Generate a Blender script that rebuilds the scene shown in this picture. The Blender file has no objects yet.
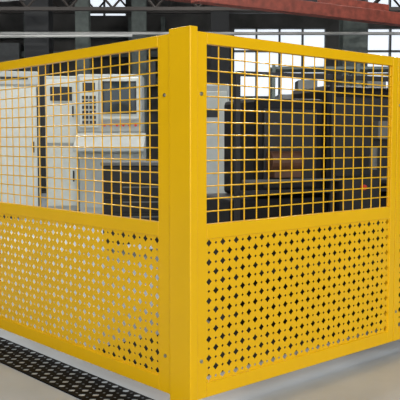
import bpy, bmesh, math, random
from mathutils import Vector, Matrix
random.seed(4)
S=bpy.context.scene
# ------------------------------------------------------------ materials
def mat(name,col,rough=.5,metal=0.0,noise=0.0,nscale=8,bump=0.0,emit=0.0,spec=.5):
    m=bpy.data.materials.new(name); m.use_nodes=True
    nt=m.node_tree; b=nt.nodes['Principled BSDF']
    b.inputs['Base Color'].default_value=(*col,1); b.inputs['Roughness'].default_value=rough
    b.inputs['Metallic'].default_value=metal; b.inputs['Specular IOR Level'].default_value=spec
    if emit:
        b.inputs['Emission Color'].default_value=(*col,1); b.inputs['Emission Strength'].default_value=emit
    if noise or bump:
        tc=nt.nodes.new('ShaderNodeTexCoord'); n=nt.nodes.new('ShaderNodeTexNoise')
        n.inputs['Scale'].default_value=nscale; n.inputs['Detail'].default_value=6
        nt.links.new(tc.outputs['Object'],n.inputs['Vector'])
        if noise:
            r=nt.nodes.new('ShaderNodeValToRGB')
            r.color_ramp.elements[0].position=.3; r.color_ramp.elements[1].position=.7
            r.color_ramp.elements[0].color=(*[c*(1-noise) for c in col],1)
            r.color_ramp.elements[1].color=(*[min(1,c*(1+noise)) for c in col],1)
            nt.links.new(n.outputs['Fac'],r.inputs['Fac']); nt.links.new(r.outputs['Color'],b.inputs['Base Color'])
        if bump:
            bp=nt.nodes.new('ShaderNodeBump'); bp.inputs['Strength'].default_value=bump
            nt.links.new(n.outputs['Fac'],bp.inputs['Height']); nt.links.new(bp.outputs['Normal'],b.inputs['Normal'])
    return m
YEL=mat('yellow_powder_coat',(.86,.47,.003),.3,noise=.03,nscale=3,spec=.35)
STEEL=mat('bolt_steel',(.5,.5,.5),.3,1)
BLK=mat('black_metal',(.008,.008,.009),.5)
DARKB=mat('dark_sheet_black',(.006,.006,.006),.8,spec=.15)
STRIP=mat('dotted_shadow_black',(.004,.004,.004),.7,spec=.1)
BLK2=mat('black_paint_machine',(.009,.009,.011),.5,noise=.4,spec=.2)
WHT=mat('cabinet_offwhite',(.50,.51,.47),.45,noise=.05)
WHT2=mat('cabinet_grey',(.37,.385,.37),.5,noise=.05)
MGR=mat('mid_grey',(.13,.135,.135),.5,noise=.1)
LGR=mat('light_grey_steel',(.30,.31,.31),.4,.2,noise=.1)
DGR=mat('dark_grey',(.025,.026,.029),.5,spec=.3)
BRN=mat('brown_motor',(.10,.045,.025),.5,noise=.3)
SCR=mat('crt_glass',(.02,.03,.035),.12)
RED=mat('red_button',(.6,.03,.02),.4)
CRANE=mat('crane_red_brown',(.22,.045,.028),.55,noise=.35)
COL=mat('column_green_grey',(.10,.12,.11),.6,noise=.2)
COLD=mat('column_dark',(.015,.016,.018),.6)
PIPE=mat('pipe_grey',(.36,.36,.35),.4,.1)
TRUSS=mat('truss_dark_brown',(.035,.028,.024),.6)
FLOOR=mat('polished_concrete',(.46,.50,.54),.25,noise=.07,nscale=2.2,bump=.02)
WALL=mat('wall_dark_paint',(.085,.08,.075),.8,noise=.35,nscale=1.5)
CEIL=mat('ceiling_dark',(.05,.05,.055),.9,noise=.2)
GLASS=mat('window_daylight',(.86,.93,1.0),.4,emit=.9)
FILL_LAMP=mat('fill_lamp_diffuser',(1,.97,.9),.4,emit=4)
# ------------------------------------------------------------ helpers
def finish(bm,name,m,parent=None,bevel=0,smooth=False):
    bmesh.ops.recalc_face_normals(bm,faces=bm.faces)
    me=bpy.data.meshes.new(name); bm.to_mesh(me); bm.free()
    me.materials.append(m)
    if smooth:
        for p in me.polygons: p.use_smooth=True
    o=bpy.data.objects.new(name,me); S.collection.objects.link(o)
    if parent: o.parent=parent
    if bevel:
        md=o.modifiers.new('bevel','BEVEL'); md.width=bevel; md.segments=2; md.limit_method='ANGLE'
    return o
def empty(name,loc=(0,0,0),rz=0):
    e=bpy.data.objects.new(name,None); e.location=loc; e.rotation_euler=(0,0,rz); S.collection.objects.link(e); return e
ID=(Vector((0,0,0)),Vector((1,0,0)),Vector((0,1,0)))
def P(B,a,b,z): return B[0]+B[1]*a+B[2]*b+Vector((0,0,z))
def abox(bm,a0,a1,b0,b1,z0,z1,B=ID):
    v=[bm.verts.new(P(B,a,b,z)) for z in(z0,z1) for a,b in((a0,b0),(a1,b0),(a1,b1),(a0,b1))]
    for f in((0,1,2,3),(4,5,6,7),(0,1,5,4),(1,2,6,5),(2,3,7,6),(3,0,4,7)): bm.faces.new([v[i] for i in f])
def rod(bm,p,q,r,n=8):
    p=Vector(p);q=Vector(q);d=(q-p).normalized()
    x=d.orthogonal().normalized(); y=d.cross(x)
    A=[bm.verts.new(p+(x*math.cos(t)+y*math.sin(t))*r) for t in[2*math.pi*i/n for i in range(n)]]
    C=[bm.verts.new(q+(x*math.cos(t)+y*math.sin(t))*r) for t in[2*math.pi*i/n for i in range(n)]]
    for i in range(n): bm.faces.new((A[i],A[(i+1)%n],C[(i+1)%n],C[i]))
    bm.faces.new(A); bm.faces.new(C)
def box(name,a0,a1,b0,b1,z0,z1,m,parent=None,bevel=0,B=ID):
    bm=bmesh.new(); abox(bm,a0,a1,b0,b1,z0,z1,B); return finish(bm,name,m,parent,bevel)
# ------------------------------------------------------------ room
box('floor',-14,14,-3,24,-.2,0,FLOOR)
box('ceiling',-14,14,-3,24,8,8.2,CEIL)
box('wall_left',-14.2,-14,-3,24,0,8,WALL)
box('wall_right',14,14.2,-3,24,0,8,WALL)
def windows_wall():
    rows=[(2.7,4.85),(5.2,7.2)]
    bm=bmesh.new()
    abox(bm,-14,14,24,24.3,0,2.7); abox(bm,-14,14,24,24.3,4.85,5.2); abox(bm,-14,14,24,24.3,7.2,8)
    holes={0:[(-12.5,-9),(1.05,3.95),(4.5,8.2),(8.8,12.5)],1:[(-12,-8),(-3.7,-2.3),(5.2,8.2),(9,12.5)]}
    n=0
    for k,(z0,z1) in enumerate(rows):
        e=-14
        for a,b in holes[k]:
            abox(bm,e,a,24,24.3,z0,z1); e=b
            n+=1
            w=empty('window_%d'%n)
            box('pane',a,b,24.2,24.24,z0,z1,GLASS,w)
            g=bmesh.new()
            c=max(2,int((b-a)/.7))
            for i in range(c+1):
                xx=a+(b-a)*i/c; abox(g,xx-.03,xx+.03,24.05,24.19,z0,z1)
            for i in range(4):
                zz=z0+(z1-z0)*i/3; abox(g,a,b,24.05,24.19,zz-.03,zz+.03)
            finish(g,'mullions',MGR,w)
        abox(bm,e,14,24,24.3,z0,z1)
    finish(bm,'wall_back',WALL)
windows_wall()
# ------------------------------------------------------------ fence
C=Vector((-.043,3.36,0)); a=math.radians(41.7)
UL=Vector((-math.sin(a),math.cos(a),0)); UR=Vector((math.cos(a),math.sin(a),0))
BL=(C,UL,UR)
BR=(C,UR,UL)
fence=empty('safety_fence')
ZT=1.765
bm=bmesh.new()
abox(bm,0,.15,0,.045,0,ZT,BL)
finish(bm,'corner_post',YEL,fence,.004)
def perf(B,a0,a1,z0,z1,b,name,cell=.0445,m=YEL,parent=fence,flat=False):
    bm=bmesh.new()
    nx=max(1,round((a1-a0)/cell)); nz=max(1,round((z1-z0)/cell))
    cx=(a1-a0)/nx; cz=(z1-z0)/nz
    dirs=[(-1,-1),(0,-1),(1,-1),(1,0),(1,1),(0,1),(-1,1),(-1,0)]
    def pt(x,z): return P(B,x,z,b) if flat else P(B,x,b,z)
    for i in range(nx):
        for j in range(nz):
            mx=a0+cx*(i+.5); mz=z0+cz*(j+.5)
            if (i+j)%2==0: ro,ri=.0185,.0086
            else: ro,ri=.0088,.0043
            if flat: ro,ri=(.020,.0115) if (i+j)%2==0 else (.008,.0045)
            O=[];I=[]
            for dx,dz in dirs:
                O.append(bm.verts.new(pt(mx+dx*cx/2,mz+dz*cz/2)))
                if dx and dz: I.append(bm.verts.new(pt(mx+dx*ri,mz+dz*ri)))
                else: I.append(bm.verts.new(pt(mx+dx*ro,mz+dz*ro)))
            for k in range(8):
                bm.faces.new((O[k],O[(k+1)%8],I[(k+1)%8],I[k]))
    bmesh.ops.remove_doubles(bm,verts=bm.verts,dist=1e-5)
    o=finish(bm,name,m,parent)
    s=o.modifiers.new('thickness','SOLIDIFY'); s.thickness=.0012 if flat else .0025; s.offset=0
    return o
def panel(B,s0,s1,name,st0,st1,cols):
    b0,b1=.006,.036
    g=bmesh.new()
    zb,zm0,zm1,zt=.072,.812,.88,1.745
    abox(g,s0,s0+st0,b0,b1,zb,zt,B)
    abox(g,s1-st1,s1,b0,b1,zb,zt,B)
    i0,i1=s0+st0,s1-st1
    abox(g,i0,i1,b0,b1,zt-.052,zt,B)
    abox(g,i0,i1,b0,b1,zm0,zm1,B)
    abox(g,i0,i1,b0,b1,zb,zb+.07,B)
    finish(g,name+'_frame',YEL,fence,.003)
    w=bmesh.new(); bm_=(b0+b1)/2
    for i in range(cols+1):
        s=i0+(i1-i0)*i/cols
        s=min(max(s,i0+.004),i1-.004)
        rod(w,P(B,s,bm_,zm1-.01),P(B,s,bm_,zt-.04),.0033,6)
    R=14
    for j in range(1,R):
        z=zm1+(zt-.052-zm1)*j/R
        rod(w,P(B,i0-.005,bm_-.006,z),P(B,i1+.005,bm_-.006,z),.0033,6)
    finish(w,name+'_wire_mesh',YEL,fence)
    perf(B,i0-.002,i1+.002,zb+.068,zm0+.002,b0+.008,name+'_perforated_sheet')
    k=bmesh.new()
    for s in (s0+st0*.4,):
        for z in (.25,1.47):
            rod(k,P(B,s,b0+.001,z),P(B,s,b0-.003,z),.009,16); rod(k,P(B,s,b0-.002,z),P(B,s,b0-.007,z),.006,6)
    finish(k,name+'_bolts',STEEL,fence)
panel(BL,.152,2.05,'left_panel',.085,.06,22)
panel(BR,.047,1.60,'right_panel',.058,.05,17)
panel(BR,1.604,3.2,'right_far_panel',.05,.05,17)
panel(BL,2.054,3.9,'left_far_panel',.06,.06,22)
box('foot',3.12,3.18,.008,.034,0,.09,YEL,fence,0,BR)
box('foot',3.8,3.88,.008,.034,0,.09,YEL,fence,0,BL)
shadow_e=empty('dotted_shadow_strip')  # black holed sheet standing in for the panel's dotted shadow on the floor
perf(BL,.2,3.9,-.22,.03,.002,'shadow_sheet',.047,STRIP,shadow_e,True)
box('shadow_edge',.2,3.9,-.235,-.22,0,.006,STRIP,shadow_e,0,BL)
box('added_dark_sheet',.32,3.1,.42,1.25,0,.012,DARKB,None,.004,BR)  # added dark sheet, keeps the floor dark behind the right panel's holes
# ------------------------------------------------------------ control cabinets
def door(par,x0,x1,z0,z1,y):
    g=bmesh.new(); abox(g,x0,x1,y-.02,y,z0,z1); finish(g,'door',WHT,par,.006)
    h=bmesh.new(); abox(h,x1-.07,x1-.045,y-.05,y-.02,(z0+z1)/2-.09,(z0+z1)/2+.09); finish(h,'handle',DGR,par,.004)
cab=empty('electrical_cabinet',(-3.02,12.5,0),math.radians(10))
box('body',-.95,.36,0,.8,.12,2.42,WHT,cab,.02)
box('plinth',-.93,.34,.03,.78,0,.12,BLK,cab)
box('header',-.95,.36,-.03,0,2.2,2.42,WHT2,cab,.01)
for i in range(2): door(cab,-.92+i*.64,-.31+i*.64,.2,2.17,0)
box('label',-.25,.2,-.036,-.03,2.29,2.33,DGR,cab)
g=bmesh.new()
for i in range(2): abox(g,-.306+i*.64,-.286+i*.64,-.004,0,.2,2.17)
finish(g,'door_seams',BLK,cab)
cab2=empty('electrical_cabinet',(-2.30,12.65,0),0)
box('body',-.28,.28,0,.8,.12,2.36,WHT2,cab2,.02)
box('plinth',-.26,.26,.03,.78,0,.12,BLK,cab2)
door(cab2,-.25,.25,1.25,2.3,0); door(cab2,-.25,.25,.2,1.2,0)
box('meter',-.18,.18,-.04,-.02,1.95,2.18,DGR,cab2,.005)
con=empty('crt_control_console',(-1.44,12.3,0),0)
box('head_housing',-.54,.5,0,.6,1.42,2.36,WHT2,con,.03)
box('instrument_panel',-.5,-.2,-.02,0,1.5,2.3,WHT,con,.01)
box('monitor_bezel',-.17,.46,-.05,0,1.62,2.31,WHT,con,.03)
g=bmesh.new()
N=10
def sc(i,j):
    u=i/N*2-1; v=j/N*2-1
    return Vector((.145+.25*u,-.055-.03*(1-u*u)*(1-v*v)-.002,1.98+.24*v))
V=[[g.verts.new(sc(i,j)) for j in range(N+1)] for i in range(N+1)]
for i in range(N):
    for j in range(N): g.faces.new((V[i][j],V[i+1][j],V[i+1][j+1],V[i][j+1]))
finish(g,'crt_screen',SCR,con,smooth=True)
g=bmesh.new()
for a0,a1,z0,z1 in((-.125,-.105,1.72,2.24),(.395,.415,1.72,2.24),(-.125,.415,2.22,2.24),(-.125,.415,1.72,1.74)): abox(g,a0,a1,-.065,-.05,z0,z1)
finish(g,'screen_gasket',BLK,con)
box('dial_display',-.45,-.25,-.03,-.02,2.08,2.22,DGR,con,.004)
g=bmesh.new()
for i in range(4):
    for j in range(6): abox(g,-.46+i*.06,-.42+i*.06,-.035,-.02,1.56+j*.08,1.61+j*.08)
finish(g,'keypad',DGR,con)
g=bmesh.new()
for i in range(6): rod(g,(-.1+i*.1,-.0,1.54),(-.1+i*.1,-.03,1.54),.022,10)
finish(g,'push_buttons',RED,con)
g=bmesh.new()
vs=[(-.56,-.38,1.2),(.56,-.38,1.2),(.56,.05,1.42),(-.56,.05,1.42),(-.56,-.38,1.12),(.56,-.38,1.12),(.56,.05,1.12),(-.56,.05,1.12)]
vv=[g.verts.new(v) for v in vs]
for f in((0,1,2,3),(4,5,6,7),(0,1,5,4),(1,2,6,5),(2,3,7,6),(3,0,4,7)): g.faces.new([vv[i] for i in f])
finish(g,'sloped_keyboard_desk',WHT2,con,.01)
box('pedestal',-.52,.52,0,.6,.1,1.42,WHT2,con,.015)
box('pedestal_front_door',-.46,.0,-.02,0,.2,1.08,WHT2,con,.006)
box('pedestal_side_door',.04,.46,-.02,0,.2,1.08,WHT2,con,.006)
box('plinth',-.5,.5,.03,.58,0,.1,BLK,con)
tc=empty('drawer_tool_cabinet',(-.66,8.4,0),math.radians(5))
box('body',-.42,.42,0,.5,.12,1.0,DGR,tc,.015)
g=bmesh.new()
for i in range(5): abox(g,-.39,.39,-.02,0,.16+i*.165,.3+i*.165)
finish(g,'drawers',BLK,tc,.004)
g=bmesh.new()
for i in range(5): abox(g,-.2,.2,-.035,-.02,.26+i*.165,.275+i*.165)
finish(g,'handles',MGR,tc)
box('worktop',-.44,.44,-.03,.52,1.0,1.04,MGR,tc,.008)
g=bmesh.new()
for x in(-.35,.35):
    for y in(.06,.44): rod(g,(x-.02,y,.06),(x+.02,y,.06),.06,16); abox(g,x-.03,x+.03,y-.02,y+.02,.06,.12)
finish(g,'casters',BLK,tc)
# ------------------------------------------------------------ right dark machine
mc=empty('industrial_machine',(1.1,5.75,0),math.radians(22))
def mb(name,a0,a1,b0,b1,z0,z1,m,bev=0): return box(name,a0,a1,b0,b1,z0,z1,m,mc,bev)
mb('platform',-1.15,2.3,-.35,.75,0,.06,BLK2,.01)
mb('bed',-.95,2.2,0,.65,.06,.85,BLK2,.03)
mb('left_housing',-.74,-.16,.03,.62,.85,1.58,BLK2,.03)
mb('guard_cover',-.12,1.15,.08,.66,.85,1.69,BLK2,.04)
mb('left_housing_door',-.68,-.24,.01,.03,.92,1.5,DGR,.008)
mb('carriage',-.1,.25,-.12,.08,.6,1.0,DGR,.03)
mb('door_left',-.06,.5,.055,.08,.93,1.6,DGR,.012)
mb('door_right',.54,1.1,.055,.08,.93,1.6,DGR,.012)
g=bmesh.new()
abox(g,.44,.47,.02,.055,1.15,1.4); abox(g,.57,.6,.02,.055,1.15,1.4)
finish(g,'door_handles',MGR,mc,.003)
g=bmesh.new()
for x in(-.92,-.14,1.17,2.15): abox(g,x-.018,x+.018,-.06,-.025,.06,1.75 if x<1.3 else 1.6)
abox(g,-.92,1.17,-.06,-.025,1.72,1.755); abox(g,-.92,2.15,-.06,-.025,.88,.91)
finish(g,'steel_frame',DGR,mc,.003)
g=bmesh.new(); rod(g,(-.9,-.09,.98),(1.1,-.09,.98),.012,10); rod(g,(.2,-.08,1.05),(.2,-.08,1.22),.03,12)
finish(g,'guide_rods',MGR,mc)
g=bmesh.new(); rod(g,(-.66,-.02,1.12),(-.4,-.02,1.12),.075,20); abox(g,-.64,-.42,-.08,.01,1.0,1.05)
finish(g,'drive_motor',BRN,mc,.004)
mb('gauge_box',.28,.42,-.03,.055,1.28,1.42,MGR,.006)
g=bmesh.new(); rod(g,(.9,.055,1.0),(.9,.03,1.0),.02,16); rod(g,(.98,.055,1.12),(.98,.03,1.12),.02,16); rod(g,(.08,-.12,.92),(.08,-.15,.92),.02,16); finish(g,'stop_buttons',RED,mc)
mb('nameplate',.7,.95,.05,.056,1.35,1.42,LGR)
mb('side_cabinet',1.2,2.1,.05,.62,.85,1.62,BLK2,.03)
mb('side_cabinet_door',1.27,2.03,.03,.05,.92,1.56,DGR,.01)
mb('chip_tray',-.8,1.9,-.2,0,.3,.38,DGR,.01)
b2=empty('gray_switch_box',(.16,10.4,0),0)
box('body',-.2,.24,0,.4,.1,2.05,WHT2,b2,.02)
box('door',-.17,.21,-.02,0,.3,1.95,WHT,b2,.006)
box('base',-.18,.2,.02,.38,0,.1,BLK,b2)
box('nameplate',-.1,.1,-.026,-.02,1.6,1.72,DGR,b2)
sh=empty('storage_rack',(3.0,14.5,0),0)
g=bmesh.new()
for x in(-1.6,0,1.6):
    for y in(0,.7): abox(g,x-.03,x+.03,y-.03,y+.03,0,2.75)
for z in(.4,1.15,1.9,2.65): abox(g,-1.6,1.6,0,.7,z,z+.05)
finish(g,'rack_frame',COL,sh)
g=bmesh.new()
for z in(.45,1.2,1.95):
    x=-1.5
    while x<1.1:
        w_=random.uniform(.25,.45)
        abox(g,x,x+w_*.85,.08,.6,z,z+random.uniform(.2,.55))
        x+=w_+.03
finish(g,'stored_crates',MGR,sh,.01)
# ------------------------------------------------------------ structure
def hcol(x,y,w,m):
    e=empty('steel_column'); g=bmesh.new()
    abox(g,x-w/2,x+w/2,y-w/2,y-w/2+.04,0,7.99); abox(g,x-w/2,x+w/2,y+w/2-.04,y+w/2,0,7.99); abox(g,x-.025,x+.025,y-w/2+.04,y+w/2-.04,0,7.99)
    finish(g,'h_section',m,e); box('base_plate',x-w*.7,x+w*.7,y-w*.7,y+w*.7,0,.03,m,e)
hcol(-4.05,19.3,.6,COLD); hcol(-3.05,20,.35,COL); hcol(3.85,19.3,.6,COL); hcol(9.5,19.3,.6,COL); hcol(-9.5,19.3,.6,COLD); hcol(.55,21.5,.5,COLD); hcol(-1.7,21.5,.4,COL)
dk=empty('wall_cable_ducts'); g=bmesh.new()
for z in(3.1,3.9,4.5): abox(g,-13.9,-.4,23.6,23.99,z,z+.18)
for x in(-6.4,-5.4,-4.9,-2.2,-1.2): abox(g,x,x+.14,23.5,23.99,0,5.1)
finish(g,'ducts',COL,dk)
g=bmesh.new(); abox(g,-6.2,-5.5,23.3,23.99,2.9,4.3); abox(g,-2.0,-1.35,23.3,23.99,3.0,3.8); finish(g,'junction_boxes',MGR,dk,.02)
def obox(g,p,q,w,h):
    p=Vector(p);q=Vector(q);d=(q-p);L=d.length;d/=L;n=Vector((-d.y,d.x,0)).normalized();up=d.cross(n)
    up=up if up.z>0 else -up
    vs=[]
    for e in(p,q):
        for s,t in((-1,-1),(1,-1),(1,1),(-1,1)): vs.append(g.verts.new(e+n*s*w/2+up*t*h/2))
    for f in((0,1,2,3),(4,5,6,7),(0,1,5,4),(1,2,6,5),(2,3,7,6),(3,0,4,7)): g.faces.new([vs[i] for i in f])
cr=empty('overhead_bridge_crane')
g=bmesh.new()
obox(g,(-1.0,14.2,4.15),(4.2,17.4,4.15),.22,.42)
obox(g,(-.1,13.2,3.78),(5.1,16.4,3.78),.22,.24)
finish(g,'girders',CRANE,cr,.01)
g=bmesh.new()
for i in range(9):
    t=i/9;u=(i+.5)/9;v=(i+1)/9
    A=lambda s:Vector((-1+5.2*s,14.2+3.2*s,4.0)); Bq=lambda s:Vector((-.1+5.2*s,13.2+3.2*s,3.88))
    rod(g,A(t),Bq(u),.03,6); rod(g,Bq(u),A(v),.03,6)
finish(g,'bracing',CRANE,cr)
box('hoist_motor',1.4,2.3,15,15.5,3.95,4.5,DGR,cr,.05)
tr=empty('roof_truss'); g=bmesh.new()
for y,zz in((17.7,4.3),(22.2,5.0)):
    abox(g,-13.9,13.9,y,y+.12,zz+.6,zz+.7); abox(g,-13.9,13.9,y,y+.12,zz,zz+.08)
    for i in range(28):
        x=-13.9+i*.99
        rod(g,(x,y+.06,zz+.06),(x+.5,y+.06,zz+.62),.03,6); rod(g,(x+.5,y+.06,zz+.62),(x+.99,y+.06,zz+.06),.03,6)
finish(g,'lattice',TRUSS,tr)
pp=empty('overhead_pipes'); g=bmesh.new()
rod(g,(-13.9,15.6,3.35),(-1.0,12.4,3.75),.05,12); rod(g,(-13.9,13.4,3.05),(-1.2,13.6,3.15),.025,10)
rod(g,(-13.9,18.6,3.9),(13.9,18.6,3.9),.04,12)
finish(g,'pipes',PIPE,pp)
# ------------------------------------------------------------ lights
for (x,y) in [(-5,10.5),(-1.5,10.5),(3,9.5),(7,10),(-5,15),(5,15.5),(0,16)]:
    e=empty('added_fill_lamp')  # unseen ceiling lamp, added to brighten the interior
    g=bmesh.new(); rod(g,(x,y,6.5),(x,y,6.75),.3,20); finish(g,'added_fill_lamp_housing',DGR,e)
    g=bmesh.new(); rod(g,(x,y,6.46),(x,y,6.49),.27,20); finish(g,'added_fill_lamp_diffuser',FILL_LAMP,e)
    g=bmesh.new(); rod(g,(x,y,6.75),(x,y,7.995),.015,6); finish(g,'rod',DGR,e)
    l=bpy.data.lights.new('added_fill_light','AREA'); l.shape='DISK'; l.size=.5; l.energy=210 if y<12 else 110; l.color=(1,.98,.94)
    o=bpy.data.objects.new('fill_light',l); o.location=(x,y,6.42); S.collection.objects.link(o); o.parent=e
su=bpy.data.lights.new('daylight_sun','SUN'); su.energy=.8; su.angle=math.radians(25); su.color=(1,.98,.95)
so=bpy.data.objects.new('daylight_sun',su); S.collection.objects.link(so)
so.rotation_euler=Vector((-.35,1,-.6)).to_track_quat('-Z','Y').to_euler()
w=bpy.data.worlds.new('world'); S.world=w; w.use_nodes=True
w.node_tree.nodes['Background'].inputs[0].default_value=(.92,.97,1,1); w.node_tree.nodes['Background'].inputs[1].default_value=1.85
# ------------------------------------------------------------ camera
c=bpy.data.cameras.new('cam'); co=bpy.data.objects.new('camera',c); S.collection.objects.link(co)
co.location=(0,0,1.25); co.rotation_euler=(math.radians(90-4.3),0,0); c.sensor_width=36; c.lens=68.1
S.camera=co
S.view_settings.view_transform='Standard'
